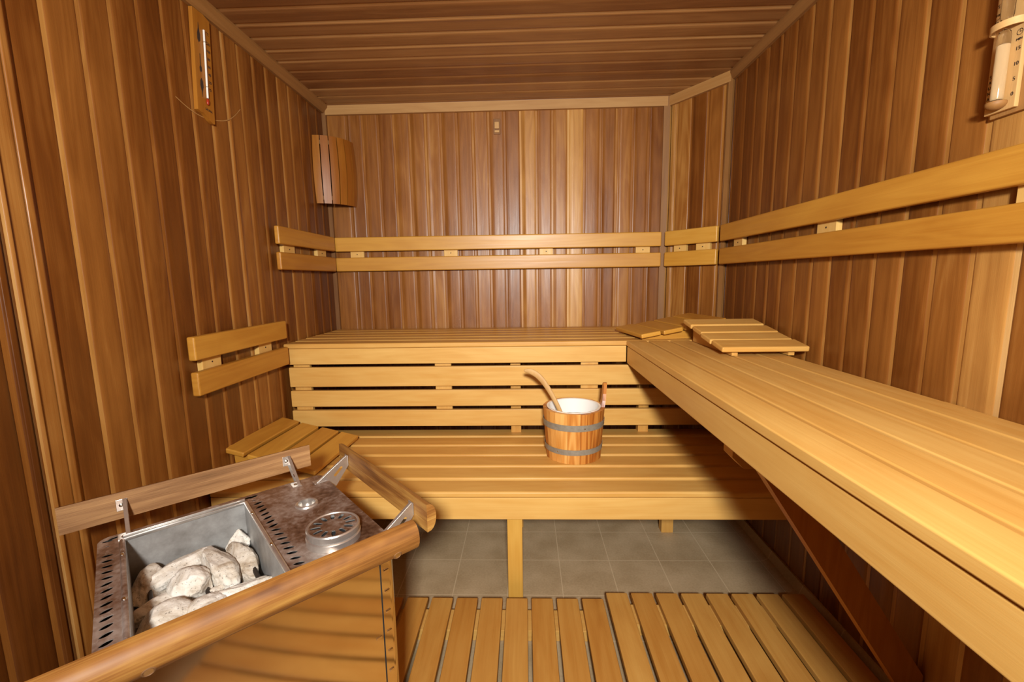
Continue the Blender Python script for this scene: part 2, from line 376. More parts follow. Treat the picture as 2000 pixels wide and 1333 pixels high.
# prism axis 0: outline (y, z)
baseboard('trim_3', [(YB, ZC), (YB-.018, ZC), (YB-.018, ZC-.048), (YB, ZC-.048)], 0, XL+.02, .772, M_TRIM, .62)
def strip_obj(name, p, q, z0, z1, th, nrm, mat, tone, grain_z=True):
    bm = bmesh.new(); p = Vector(p); q = Vector(q); n = Vector(nrm)*th
    lo = [p, q, q+n, p+n]
    A = [bm.verts.new((v.x, v.y, z0)) for v in lo]; B = [bm.verts.new((v.x, v.y, z1)) for v in lo]
    bm.faces.new(A[::-1]); bm.faces.new(B)
    for i in range(4): bm.faces.new((A[i], A[(i+1) % 4], B[(i+1) % 4], B[i]))
    return finish(bm, name, mat, tone=tone, grain=2 if grain_z else 0, smooth=False)
struct(strip_obj('trim_4', CA+cd*.005, CA+cd*(clen-.01), ZC-.048, ZC, .016, cn, M_TRIM, .55, False))
struct(strip_obj('trim_5', CA+Vector((-.030, 0, 0)), CA+Vector((.0, 0, 0))+cd*.004, 0, ZC, .016, (-.2, -1, 0), M_TRIM, .2))
struct(strip_obj('trim_6', CB-cd*.022, CB+cd*.0, 0, ZC, .014, cn, M_TRIM, .22))
struct(strip_obj('trim_7', (XL, YB-.002, 0), (XL+.022, YB-.002, 0), 0, ZC-.03, .014, (0, -1, 0), M_TRIM, .05))
struct(strip_obj('dark_gap_strip', (XL-.003, .9035, 0), (XL-.003, .9065, 0), 0, ZC, .0035, (1, 0, 0), M_TRIM, -.5))  # dark strip added in place of the shaded gap between panels

# pale arc rubbed into the left wall under the thermometer
bm = bmesh.new()
arc = [(1.436, .579), (1.486, .562), (1.546, .555), (1.610, .565), (1.681, .588), (1.730, .623), (1.766, .659)]
for _ in range(2):
    arc = [arc[0]]+[(p[0]*(1-w_)+q[0]*w_, p[1]*(1-w_)+q[1]*w_) for p, q in zip(arc[:-1], arc[1:]) for w_ in (.25, .75)]+[arc[-1]]
prev = None
for i in range(len(arc)):
    a_ = Vector(arc[max(i-1, 0)]); b_ = Vector(arc[min(i+1, len(arc)-1)]); tg = (b_-a_).normalized(); n_ = Vector((-tg.y, tg.x))*(.0014 if 0 < i < len(arc)-1 else .0006)
    c_ = Vector(arc[i]); q = [bm.verts.new((XL+.0006, (c_+n_*k).x, Z0+(c_+n_*k).y)) for k in (-1, 1)]
    if prev: bm.faces.new((prev[0], q[0], q[1], prev[1]))
    prev = q
o = finish(bm, 'scuff_mark', M_TRIM, bpy.data.objects['wall_left'], tone=.62, grain=1)
# ---------------------------------------------------------------- benches
ZU, ZL = Z0-.274, Z0-.700
YU, YL = 1.90, 1.37
XF = .435                        # front of the side bench
# upper back bench
t = thing('upper_bench', 'long upper sauna bench of pale slats along the back wall', 'bench', (-.33, 2.2, 0))
bw = (YB-YU)/6
for k in range(6):
    y0 = YU+k*.099; span('seat_slat', (XL+.008, y0, ZU-.022), ((.955, .955, .955, .908, .842, .774)[k], y0+.087, ZU), M_BENCH, t, bevel=.006, seg=4, tone=.5+random.uniform(-.08, .08))
span('front_board', (XL+.012, YU+.004, ZU-.094), (XF+.0022, YU+.030, ZU-.0225), M_BENCH, t, tone=.62, bevel=.003)
for x in (-.95, -.05, .40): span('joist', (x-.03, YU+.031, ZU-.075), (x+.03, YB-.012, ZU-.0235), M_BENCH, t, tone=.4)
# skirt of slats between the two benches
t2 = thing('bench_skirt', 'slatted skirt panel below the upper back bench', 'panel', (-.05, 1.93, 0))
for (za, zb) in ((-.381, -.4705), (-.4875, -.5625), (-.579, -.6555)):
    span('slat', (-1.062, YU+.002, Z0+zb), (.955, YU+.022, Z0+za), M_BENCH, t2, tone=.6, bevel=.004)
for x0, x1 in ((-1.05, -.976), (-.408, -.335), (.242, .319)):
    span('batten', (x0, YU+.023, Z0-.66), (x1, YU+.043, Z0-.372), M_BENCH, t2, tone=.55)
for x0, x1 in ((-.071, -.025), (.506, .552)):
    span('support_post', (x0, YU+.045, .006), (x1, YU+.085, Z0-.372), M_BENCH, t2, tone=.35)
# right side bench
YE = 1.897
t = thing('side_bench', 'pale slatted side bench running along the right wall', 'bench', (.7, .6, 0))
xs = [XF, .5290, .6210, .7130, .8080, .9030]
for k in range(5):
    span('seat_slat', (xs[k], YF+.05, ZU-.022), (xs[k+1]-.0105, YE, ZU+.0), M_BENCH, t, bevel=.0035, seg=3, tone=[.60, .56, .62, .60, .56][k])
span('front_board', (XF+.003, YF+.05, ZU-.099), (XF+.030, YE-.002, ZU-.0235), M_BENCH, t, tone=.62, bevel=.004)
bm = bmesh.new()
yj = .975
# joist with a clipped end; outline (z, x) extruded in y
prism(bm, [(ZU-.024, .470), (ZU-.140, .470), (ZU-.168, .498), (ZU-.168, XR-.004), (ZU-.024, XR-.004)], 1, yj, yj+.045)
jo = finish(bm, 'joist', M_BENCH, t, tone=.45, grain=0); jo.location = -Vector(t.location)
for y in (1.72, .3):
    span('joist', (.47, y, ZU-.075), (XR-.008, y+.045, ZU-.024), M_DARKW, t, tone=.5)
span('wall_batten', (XR-.035, YF+.1, ZU-.075), (XR-.007, 1.7, ZU-.026), M_DARKW, t, tone=.6)
# diagonal brace from under the bench front down to the wall
bm = bmesh.new()
pa, pb = Vector((.489, 0, Z0-.373)), Vector((.947, 0, Z0-1.072))
dd = (pb-pa).normalized(); nn = Vector((-dd.z, 0, dd.x)); nn = nn if nn.x > 0 else -nn
q = [pa, pb, pb+nn*.068+dd*-.03, pa+nn*.068]
q[2] = Vector((XR-.007, 0, (pb+nn*.068).z+.0)); q[1] = Vector((XR-.007, 0, pb.z-.05)); 
q = [pa, pa+dd*((XR-.007-pa.x)/dd.x), pa+nn*.066+dd*((XR-.007-(pa+nn*.066).x)/dd.x), Vector(((pa+nn*.066-dd*(((pa+nn*.066).z-pa.z)/dd.z)).x, 0, pa.z))]
prism(bm, [(v.z, v.x) for v in q], 1, .985, 1.022)
br = finish(bm, 'brace', M_DARKW, t, tone=.30, grain=2, smooth=False); br.location = -Vector(t.location)
# lower bench
t = thing('lower_bench', 'long lower sauna bench carrying the wooden bucket', 'bench', (-.05, 1.65, 0))
for k in range(6):
    y0 = YL+k*.1055
    span('seat_slat', (XL+.008, y0, ZL-.022), (XR-.008, y0+.0885, ZL), M_BENCH, t, bevel=.007, seg=4, tone=.5+random.uniform(-.06, .06))
span('front_board', (XL+.008, YL+.004, ZL-.1), (XR-.01, YL+.030, ZL-.0225), M_BENCH, t, tone=.66, bevel=.003)
for x in (-.95, -.045, .62):
    span('joist', (x-.026, YL+.031, ZL-.11), (x+.026, YU+.0, ZL-.0235), M_BENCH, t, tone=.5)
for x in (-.95, -.045):
    span('leg', (x-.026, YL+.045, .0), (x+.026, YL+.075, ZL-.111), M_RAIL, t, tone=.75)
span('leg', (-.071, YU+.045-.06, .0), (-.02, YU-.02, ZL-.111), M_BENCH, t, tone=.5)
span('leg', (.594, YU-.06, .0), (.646, YU-.02, ZL-.111), M_BENCH, t, tone=.5)

# ---------------------------------------------------------------- backrests
ZR = [(Z0+.161, Z0+.238), (Z0+.052, Z0+.128)]
def backrest(label, wallpt, d, n, L, zs, bats, th=.022, bth=.020, mat=M_RAIL, tone=.5, bmat=M_BENCH, pitch_gap=.005):
    """wallpt: start of the rail on the wall; d along the wall, n into the room"""
    ang = math.atan2(d[1], d[0])
    t = thing('wall_rail', label, 'backrest', (wallpt[0], wallpt[1], zs[1][0]), ang, 'two slat backrests fixed to the walls')
    sgn = 1 if Vector((-math.sin(ang), math.cos(ang))).dot(Vector(n[:2])) > 0 else -1
    for i, (a, b_) in enumerate(zs):
        box('slat', (L, th, b_-a), (L/2, sgn*(bth+th/2+.0005), (a+b_)/2-zs[1][0]), mat, t, tone=tone+(0, -.08)[i], bevel=.006, seg=3)
    for (p, q) in bats:
        box('batten', (q-p, bth-.0005, zs[0][1]-zs[1][0]-.02), ((p+q)/2, sgn*(bth/2+.0002), (zs[0][1]-zs[1][0])/2), bmat, t, tone=.75, grain=2)
        bm = bmesh.new()
        lathe(bm, [(0, .001), (.0028, .001), (.003, 0)], 10)
        for v in bm.verts: v.co = Vector((v.co.x, -sgn*0+sgn*v.co.z, v.co.y))
        s_ = finish(bm, 'screw', M_INK, t); s_.location = ((p+q)/2, sgn*(bth+.0002), zs[1][1]-zs[1][0]+.017)
    return t
backrest('two-slat backrest running along the back wall', (-1.052, YB), (1, 0), (0, -1), 1.792, ZR, [(.077, .153), (.603, .679), (1.133, 1.207), (1.66, 1.738)], tone=.58)
backrest('short two-slat backrest on the narrow angled corner wall', (CA+cd*.028)[:2], cd[:2], cn[:2], .305, ZR, [(.045, .12), (.178, .255)], tone=.66)
backrest('longest two-slat backrest, along the right wall', (XR, 2.185), (0, -1), (-1, 0), 2.75, ZR, [(.10, .18), (.68, .77), (1.27, 1.36), (2.0, 2.09)], tone=.52)
backrest('two-slat backrest high on the left wall by the far corner', (XL, 1.885), (0, 1), (1, 0), .558, ZR, [(.07, .165), (.39, .49)], tone=.42)
backrest('low two-slat backrest on the left wall above the heater', (XL, 1.335), (0, 1), (1, 0), .54, [(Z0-.244, Z0-.167), (Z0-.359, Z0-.281)], [(.06, .15), (.37, .46)], th=.026, tone=.50, pitch_gap=0)

# ---------------------------------------------------------------- headrests
def headrest(label, loc, rz, hl, hh, n=4, Ls=.35, D=.36, mat=M_BENCH, tone=.4, ext=.0, wob=0):
    t = thing('sauna_headrest', label, 'headrest', loc, rz, 'sloping slatted headrests')
    sw = (D-(n-1)*.010)/n
    sl = math.atan2(hh-hl, D)
    for k in range(n):
        y = sw/2+k*(sw+.010); f = y/D
        z = hl+(hh-hl)*f-.010-.004*math.sin(PI*f)
        box('slat', (Ls, sw, .019), (random.uniform(-.004, .004), y, z), mat, t, rot=(sl, 0, 0), bevel=.005, seg=3, tone=tone+random.uniform(-.08, .08))
    for sx in (-1, 1):
        x = sx*(Ls/2-.05)
        bm = bmesh.new()
        c = -.0215-.004
        prism(bm, [(.02, .0), (D-.015, .0), (D-.012, hh+c-.001), (D*.5, (hl+hh)/2+c-.005), (.02, max(.003, hl+c+.0015))], 0, x-.010, x+.010)
        finish(bm, 'side_support', mat, t, tone=tone-.05, grain=1, smooth=False)
    return t
headrest('headrest on the lower bench beside the left wall', (-.745, 1.648, ZL+.0005), math.radians(87), .032, .112, Ls=.36, D=.345, mat=M_RAIL, tone=.50)
headrest('headrest in the far right corner of the upper bench', (.470, 2.03, ZU+.0005), math.radians(-81), .030, .092, Ls=.31, D=.385, mat=M_RAIL, tone=.52)
headrest('large pale headrest on the side bench at its far end', (.808, 1.485, ZU+.0005), math.radians(0), .035, .095, Ls=.29, D=.385, mat=M_BENCH, tone=.52)

# ---------------------------------------------------------------- duckboards
def duckboard(label, x0, n, y1, y0, top, tone):
    t = thing('floor_duckboard', label, 'duckboard', (x0+n*.0425, (y0+y1)/2, 0), 0, 'wooden duckboards on the tiled floor')
    for k in range(n):
        x = x0+k*.0847
        span('slat', (x, y0, top-.02), (x+.0725, y1, top), M_BENCH, t, bevel=.004, tone=tone+random.uniform(-.09, .09))
    for (a, b_) in ((y1-.118, y1-.03), (y0+.3, y0+.39), (y0+.03, y0+.118)):
        span('batten', (x0+.01, a, .0008), (x0+n*.0847-.022, b_, top-.0205), M_BENCH, t, tone=.55)
    return t
duckboard('duckboard in the middle of the floor, set a little nearer the camera', -.4985, 9, 1.357, .12, .058, .28)
duckboard('duckboard along the right wall under the side bench', .2645, 8, 1.382, .12, .061, .38)

# ---------------------------------------------------------------- bucket and ladle
BX, BY = .186, 1.692
def bucket():
    t = thing('sauna_bucket', 'wooden stave sauna bucket with two grey hoops and white liner', 'bucket', (BX, BY, ZL+.0005), 0)
    H, r0, r1 = .198, .1075, .1205
    n = 15
    def R(z): return r0+(r1-r0)*z/H
    for k in range(n):
        a0 = 2*PI*k/n+.02; a1 = 2*PI*(k+1)/n+.02-.004
        am = (a0+a1)/2
        ear = k == 0
        bm = bmesh.new()
        top = H+random.uniform(-.001, .001)
        zz = [0, .04, .09, .15, top] 
        th = .013
        rows = []
        for z in zz:
            row = []
            for rr, aa in ((R(z)-th, a0), (R(z)-th, a1), (R(z), a1), (R(z)+.0012, am), (R(z), a0)):
                row.append(bm.verts.new((rr*math.cos(aa), rr*math.sin(aa), z)))
            rows.append(row)
        if ear:   # taller handle stave
            for z, wd in ((.222, .75), (.248, .55), (.268, .55), (.283, .55), (.290, .3)):
                row = []; h = (a1-a0)/2*wd; rb = R(z)+.002
                for rr, aa in ((rb-th, am-h), (rb-th, am+h), (rb, am+h), (rb+.001, am), (rb, am-h)):
                    row.append(bm.verts.new((rr*math.cos(aa), rr*math.sin(aa), z)))
                rows.append(row)
        for A, B in zip(rows[:-1], rows[1:]):
            for i in range(5): bm.faces.new((A[i], A[(i+1) % 5], B[(i+1) % 5], B[i]))
        bm.faces.new(rows[0][::-1]); bm.faces.new(rows[-1])
        nm = 'handle_stave' if ear else 'stave'
        finish(bm, nm, M_BUCKET, t, tone=random.choice((.38, .5, .55, .6, .68, .8)) if not ear else .25, grain=2, smooth=False)
    for z0, z1 in ((.036, .057), (.130, .154)):
        bm = bmesh.new()
        lathe(bm, [(R(z0)+.0016, z0), (R(z1)+.0016, z1), (R(z1)+.0034, z1), (R(z0)+.0034, z0)], 60, close=True)
        hp = finish(bm, 'hoop', M_HOOP, t); hp.rotation_euler = (random.uniform(-.01, .01), random.uniform(-.02, .0), 0)
    bm = bmesh.new(); lathe(bm, [(0, .006), (R(.006)-th_-.001, .006), (R(.006)-th_-.001, .012), (0, .012)], 40); finish(bm, 'base', M_BUCKET, t)
    bm = bmesh.new()
    rl = r1-.0185
    lathe(bm, [(0, .014), (r0-.017, .014), (rl-.001, H-.004), (rl+.004, H+.001), (rl+.004, H+.003), (rl-.004, H+.002), (r0-.021, .017), (0, .017)], 60)
    finish(bm, 'liner', M_WHITE, t)
    bm = bmesh.new(); zw = .145
    lathe(bm, [(0, zw), (rl-.0135, zw), (rl-.0185, zw-.04), (0, zw-.04)], 60); finish(bm, 'water', M_WATER, t)
    for a, z in ((-.15, .046), (-.15, .142), (-1.1, .142), (-2.0, .046)):
        bm = bmesh.new(); lathe(bm, [(0, .0016), (.0022, .001), (.003, 0)], 10)
        s_ = finish(bm, 'rivet', M_SCREW, t); rr = R(z)+.0034
        s_.location = (rr*math.cos(a), rr*math.sin(a), z); s_.rotation_euler = (0, PI/2, a)
    t.rotation_euler = (0, 0, -.22)
    return t
th_ = .013
bucket()
def ladle():
    # handle leans on the left rim and dips into the water
    t = thing('sauna_ladle', 'wooden ladle leaning in the bucket with a curved handle', 'ladle', (BX, BY, ZL), 0)
    pts = [(-.020, -.02, .085), (-.046, -.016, .160), (-.064, -.012, .205), (-.088, -.006, .250), (-.110, .0, .286), (-.130, .004, .312), (-.152, .008, .330), (-.178, .012, .340), (-.196, .015, .338)]
    wd = [.011, .010, .010, .011, .013, .0145, .0145, .012, .005]
    tk = [.0055, .0055, .0055, .006, .006, .006, .0055, .005, .003]
    bm = bmesh.new(); rings = []
    P = [Vector(p) for p in pts]
    for i, p in enumerate(P):
        tg = (P[min(i+1, len(P)-1)]-P[max(i-1, 0)]).normalized()
        side = Vector((.35, 1, 0)).cross(tg).normalized()   # in the bending plane
        nrm = tg.cross(side).normalized()
        ring = []
        for k in range(12):
            a = 2*PI*k/12
            ring.append(bm.verts.new(p+side*math.cos(a)*wd[i]*.9+nrm*math.sin(a)*tk[i]))
        rings.append(ring)
    for A, B in zip(rings[:-1], rings[1:]):
        for k in range(12): bm.faces.new((A[k], A[(k+1) % 12], B[(k+1) % 12], B[k]))
    bm.faces.new(rings[0][::-1]); bm.faces.new(rings[-1])
    o = finish(bm, 'handle', M_TRIM, t, tone=.85, grain=2, angle=60)
    md = o.modifiers.new('s', 'SUBSURF'); md.levels = 1; md.render_levels = 2
    bm = bmesh.new()
    lathe(bm, [(0, -.030), (.02, -.028), (.034, -.014), (.038, .008), (.034, .008), (.029, -.011), (.016, -.023), (0, -.024)], 32)
    o = finish(bm, 'bowl', M_TRIM, t, tone=.6); o.location = (-.018, -.012, .062)
ladle()

# ---------------------------------------------------------------- heater
HA_ = math.radians(43.8)
HU, HV = Vector((math.cos(HA_), math.sin(HA_), 0)), Vector((-math.sin(HA_), math.cos(HA_), 0))
HO = Vector((-.901, .828, 0))
HT = Z0-.530
HA = math.atan2(HU.y, HU.x)
LU, LV = .456, .43               # plate size
def heater():
    t = thing('sauna_heater', 'steel electric sauna heater with an open stone box and wooden guard rails', 'heater', (HO.x, HO.y, 0), HA)
    # local frame: x = along the back edge, y = towards the wall (0 at the back edge), z up
    x0, x1, y0, y1 = .042, .262, -.412, -.040      # stone box opening
    bm = bmesh.new()
    # plate with rounded corners
    def rrect(ax, bx_, ay, by_, r, n=6):
        P = []
        for cx, cy, s in ((bx_-r, by_-r, 0), (ax+r, by_-r, 1), (ax+r, ay+r, 2), (bx_-r, ay+r, 3)):
            for k in range(n+1):
                a = PI/2*(s+k/n); P.append((cx+r*math.cos(a), cy+r*math.sin(a)))
        return P
    prism(bm, rrect(0, LU, -LV, 0, .022), 2, HT-.0012, HT)
    plate = finish(bm, 'top_plate', M_PLATE, None, smooth=False)
    bm = bmesh.new()
    def slot(cx, cy, L, W, a, n=6):
        P = []
        for k in range(n): q = k/n; P.append((-L/2+L*q, -W/2*math.sin(PI*min(1, q*1.0))**.7 if q else 0))
        for k in range(n): q = k/n; P.append((L/2-L*q, W/2*math.sin(PI*q)**.7 if q else 0))
        c, s = math.cos(a), math.sin(a)
        prism(bm, [(cx+u*c-v*s, cy+u*s+v*c) for u, v in P], 2, HT-.006, HT+.004)
    for k in range(18):
        f = k/17; x = .286+.001*f; y = -.016-.380*f
        if k in (1, 17): slot(x-.004, y, .011, .0050, .3)
        else: slot(x, y, .023, .0100, .38 if k < 9 else -.38)
    for k in range(17):
        f = k/16; x = .0155; y = -.020-.355*f
        if k == 1: slot(x, y-.003, .010, .004, -.3); continue
        if k == 2: continue
        slot(x, y, .020, .0095, -.22 if k < 8 else .38)
    for k in range(12):
        x = .026+k*.0225
        if k in (1, 5, 10): slot(x, -.012, .011, .004, .25)
        else: slot(x, -.0135, .021, .0095, .28)
    # openings: stone box and filler hole
    prism(bm, [(x0, y0), (x1, y0), (x1, y1), (x0, y1)], 2, HT-.006, HT+.004)
    hx, hy = .371, -.148
    prism(bm, [(hx+.0195*math.cos(2*PI*k/32), hy+.0195*math.sin(2*PI*k/32)) for k in range(32)], 2, HT-.006, HT+.004)
    me = bpy.data.meshes.new('c'); bmesh.ops.recalc_face_normals(bm, faces=bm.faces); bm.to_mesh(me); bm.free()
    c = bpy.data.objects.new('c', me); COL.objects.link(c)
    boolean(plate, c); plate.parent = t; print('PLATE', len(plate.data.polygons))
    # casing (open at the top)
    bm = bmesh.new(); out = rrect(.002, LU-.002, -LV+.002, -.002, .014, 6); inn = rrect(.004, LU-.004, -LV+.004, -.004, .012, 6)
    zb = .13
    n = len(out)
    rows = [[bm.verts.new((x, y, z)) for x, y in P] for P, z in ((out, zb), (out, HT-.0013), (inn, HT-.0013), (inn, zb))]
    for A, B in zip(rows, rows[1:]+rows[:1]):
        for i in range(n): bm.faces.new((A[i], A[(i+1) % n], B[(i+1) % n], B[i]))
    finish(bm, 'casing', M_BODY, t, angle=40)
    bm = bmesh.new(); prism(bm, rrect(.0045, LU-.0045, -LV+.0045, -.0045, .012), 2, zb, zb+.002); finish(bm, 'bottom_plate', M_BLACK, t, smooth=False)
    # black sheets added so the slots look unlit, framing the stone box
    bm = bmesh.new()
    zs = HT-.026
    for ax, bx_, ay, by_ in ((.006, x0-.003, -LV+.006, -.006), (x1+.003, hx-.024, -LV+.006, -.006), (x0-.002, x1+.002, y1+.003, -.006)):
        bm_box(bm, (bx_-ax, by_-ay, .0015), ((ax+bx_)/2, (ay+by_)/2, zs), bevel=0)
    finish(bm, 'slot_blackout', M_BLACK, t)
    # corner post with pressed notches on the front right corner
    bm = bmesh.new(); bm_box(bm, (.0016, .0012, HT-zb-.012), (LU-.034, -LV+.0012, (HT+zb)/2), bevel=0); finish(bm, 'seam', M_BLACK, t)
    for k in range(8):
        bm = bmesh.new(); bm_box(bm, (.010, .0022, .006), (LU-.022, -LV+.0012, HT-.058-.046*k), bevel=.0010); finish(bm, 'pressed_notch', M_BODY, t)
    for zz in (HT-.03, HT-.20):
        bm = bmesh.new(); bm_box(bm, (.012, .0015, .006), (LU-.045, -LV+.0014, zz), bevel=.0006); finish(bm, 'seam_tab', M_BODY, t)
    # stone box
    D = .150
    bm = bmesh.new(); th = .0018
    for sz, lc in (((x1-x0, th, D), ((x0+x1)/2, y1-th/2, HT-D/2+.004)), ((x1-x0, th, D), ((x0+x1)/2, y0+th/2, HT-D/2+.004)),
                   ((th, y1-y0, D), (x0+th/2, (y0+y1)/2, HT-D/2+.004)), ((th, y1-y0, D), (x1-th/2, (y0+y1)/2, HT-D/2+.004)),
                   ((x1-x0, y1-y0, th), ((x0+x1)/2, (y0+y1)/2, HT-D+.004))):
        bm_box(bm, sz, lc, bevel=0)
    sb = finish(bm, 'stone_box', M_ZINC, t, smooth=False)
    # rims
    bm = bmesh.new()
    bm_box(bm, (x1-x0+.004, .004, .007), ((x0+x1)/2, y1-.004, HT+.0035), bevel=.0012)
    bm_box(bm, (x1-x0+.004, .004, .011), ((x0+x1)/2, y1+.004, HT+.0055), bevel=.0015)
    bm_box(bm, (x1-x0+.004, .008, .002), ((x0+x1)/2, y1, HT+.0025), bevel=.0005)
    finish(bm, 'back_rim', M_STEEL, t)
    for x, nm in ((x1+.001, 'side_rim'), (x0-.003, 'side_rim')):
        bm = bmesh.new()
        tube(bm, [(x, y0-.004, HT+.002), (x, y1-.004, HT+.002)], .0048, 14)
        bm_box(bm, (.007, y1-y0-.004, .0015), (x+(.002 if x > .1 else -.002), (y0+y1)/2-.003, HT+.001), bevel=.0004)
        rim = finish(bm, nm, M_STEEL if x > .1 else M_PLATE, t)
        for yy in (y1-.075, y1-.24):
            bm = bmesh.new(); r = bmesh.ops.create_uvsphere(bm, u_segments=12, v_segments=8, radius=1); bmesh.ops.scale(bm, vec=(.0035, .0055, .003), verts=r['verts'])
            s_ = finish(bm, 'screw', M_SCREW, rim); s_.location = (x-.001, yy, HT+.0062)
    # heating elements
    for xx in (x0+.028, x0+.115, x0+.20):
        bm = bmesh.new()
        P = [(xx, y1-.03, HT-D+.008), (xx, y1-.03, HT-D+.055)]
        P += [(xx, y1-.03-.012*math.sin(PI/2*k/5), HT-D+.055+.012*(1-math.cos(PI/2*k/5))) for k in range(1, 6)]
        P += [(xx, y0+.05, HT-D+.067), (xx, y0+.035, HT-D+.055), (xx, y0+.035, HT-D+.008)]
        tube(bm, P, .0045, 10); finish(bm, 'heating_element', M_ELEM, t)
    # round grille cap
    gx, gy = .367, -.335
    bm = bmesh.new()
    lathe(bm, [(.0535, 0), (.0535, .012), (.0515, .0145), (.0505, .0150), (.0505, .016), (.0525, .0175), (.0525, .028), (.0508, .0305), (.0485, .0305), (.047, .0285), (.0, .0285), (0, .0265), (.044, .0265), (.044, 0)], 64, close=True)
    cap = finish(bm, 'grille_cap', M_STEEL, None, angle=30)
    bm = bmesh.new()
    for k in range(12):
        a = 2*PI*k/12+.2; ri, ro = .024, .043
        P = [(ri+(ro-ri)*q, -.0042*(.35+.65*math.sin(PI*(.15+.7*q)))) for q in (0, .25, .5, .75, 1)]
        P += [(u, -v) for u, v in P[::-1]]
        c, s = math.cos(a), math.sin(a); prism(bm, [(u*c-v*s, u*s+v*c) for u, v in P], 2, .020, .034)
    me = bpy.data.meshes.new('c'); bmesh.ops.recalc_face_normals(bm, faces=bm.faces); bm.to_mesh(me); bm.free()
    c = bpy.data.objects.new('c', me); COL.objects.link(c); boolean(cap, c)
    cap.data.materials.append(M_PLATE)
    for p_ in cap.data.polygons:
        if p_.normal.z > .9 and .0275 < p_.center.z < .0300: p_.material_index = 1
    cap.parent = t; cap.location = (gx, gy, HT+.0003)
    bm = bmesh.new(); lathe(bm, [(0, .0), (.0435, .0), (.0435, .0225), (0, .0225)], 40)
    o = finish(bm, 'cap_blackout', M_BLACK, cap)  # black disc added under the lid so its slots look unlit
    # filler hole with raised lip
    bm = bmesh.new()
    lathe(bm, [(.026, 0), (.0245, .0035), (.0215, .0050), (.0188, .0035), (.0182, -.004), (.0182, -.012), (0, -.012), (0, -.0135), (.0195, -.0135), (.0195, -.001)], 48)
    o = finish(bm, 'filler_cup', M_STEEL, t); o.location = (hx, hy, HT)
    # guard rails: half-round boards, flat side to the heater
    def guard(L, mat, tone, thick=.022, hgt=.061, seg=10):
        bm = bmesh.new()
        P = [(0, -hgt/2)]
        for k in range(seg+1):
            a = -PI/2+PI*k/seg; P.append((thick*(abs(math.cos(a))**.75), hgt/2*math.sin(a)))
        P += [(0, hgt/2)]
        Q = []
        for p in P:
            if not Q or (abs(Q[-1][0]-p[0])+abs(Q[-1][1]-p[1])) > 1e-5: Q.append(p)
        prism(bm, Q, 0, 0, L)
        return finish(bm, 'guard_rail', mat, t, tone=tone, grain=0, angle=38)
    zc = HT+.0385
    g = guard(.504, M_GUARD, .44, thick=.018); g.location = (-.058, .052, zc+.003)
    g2 = guard(.475, M_GUARDR, .36, thick=.022); g2.location = (.512, .008, zc+.001); g2.rotation_euler = (0, 0, -PI/2)
    g3 = guard(.570, M_GUARDR, .26, thick=.027, hgt=.057); g3.location = (.472, -.478, zc-.008); g3.rotation_euler = (0, 0, PI)
    for xx in (.046, .412):
        bm = bmesh.new(); lathe(bm, [(.0065, .001), (.0085, 0), (.0085, -.0005), (.0055, -.0005), (.0055, .0002)], 24, close=True); 
        s_ = finish(bm, 'screw_cup', M_GUARD, g3, tone=.2); s_.location = (xx, .0234, -.016); s_.rotation_euler = (-PI/2-.3, 0, 0)
        bm = bmesh.new(); lathe(bm, [(0, .0006), (.0055, .0004), (.0055, -.001)], 18)
        s_ = finish(bm, 'screw', M_SCREW, g3); s_.location = (xx, .0234, -.016); s_.rotation_euler = (-PI/2-.3, 0, 0)
    # sheet brackets
    def bracket(px, py, ang, reach, rise, drop=.0):
        """sits at (px,py) on the plate edge, arm runs along local +x rotated by ang"""
        bm = bmesh.new(); T = .0016
        # base foot
        bm_box(bm, (.030, .022, .002), (-.013, .009, .001), bevel=.0005)
        # triangular web with a slot hole (ring-shaped, built as one bridged outline)
        outer = [(-.022, .002), (reach-.004, rise+.012), (reach, rise+.008), (reach, rise-.016), (.012, -drop), (.004, -drop), (-.004, .001)]
        A = [bm.verts.new((x, -T/2, z)) for x, z in outer]; B = [bm.verts.new((x, T/2, z)) for x, z in outer]
        bm.faces.new(A); bm.faces.new(B[::-1])
        for i in range(len(A)): bm.faces.new((A[i], B[i], B[(i+1) % len(A)], A[(i+1) % len(A)]))
        # folded flanges along the upper and lower edge
        for (p, q) in ((outer[0], outer[1]), (outer[3], outer[4])):
            v = Vector((q[0]-p[0], 0, q[1]-p[1])); L = v.length; mid = Vector(((p[0]+q[0])/2, .003, (p[1]+q[1])/2))
            bm_box(bm, (L, .007, T), mid, rot=(0, -math.atan2(v.z, v.x), 0), bevel=.0004)
        # tab screwed to the rail
        bm_box(bm, (T, .020, .026), (reach-.0012, .008, rise-.002), bevel=.0005)
        o = finish(bm, 'bracket', M_STEEL, None, smooth=False)
        bm = bmesh.new(); a, b_ = Vector((reach*.42, 0, rise*.22)), Vector((reach*.68, 0, rise*.58)); 
        dr = (b_-a).normalized(); nn_ = Vector((-dr.z, 0, dr.x)); P = []
        for k in range(9): q = PI/2+PI*k/8; P.append(a+(dr*math.cos(q)+nn_*math.sin(q))*.0042)
        for k in range(9): q = -PI/2+PI*k/8; P.append(b_+(dr*math.cos(q)+nn_*math.sin(q))*.0042)
        prism(bm, [(p.z, p.x) for p in P], 1, -.01, .0022)
        me = bpy.data.meshes.new('c'); bmesh.ops.recalc_face_normals(bm, faces=bm.faces); bm.to_mesh(me); bm.free()
        c = bpy.data.objects.new('c', me); COL.objects.link(c); boolean(o, c)
        o.parent = t; o.location = (px, py, HT+.0002); o.rotation_euler = (0, 0, ang)
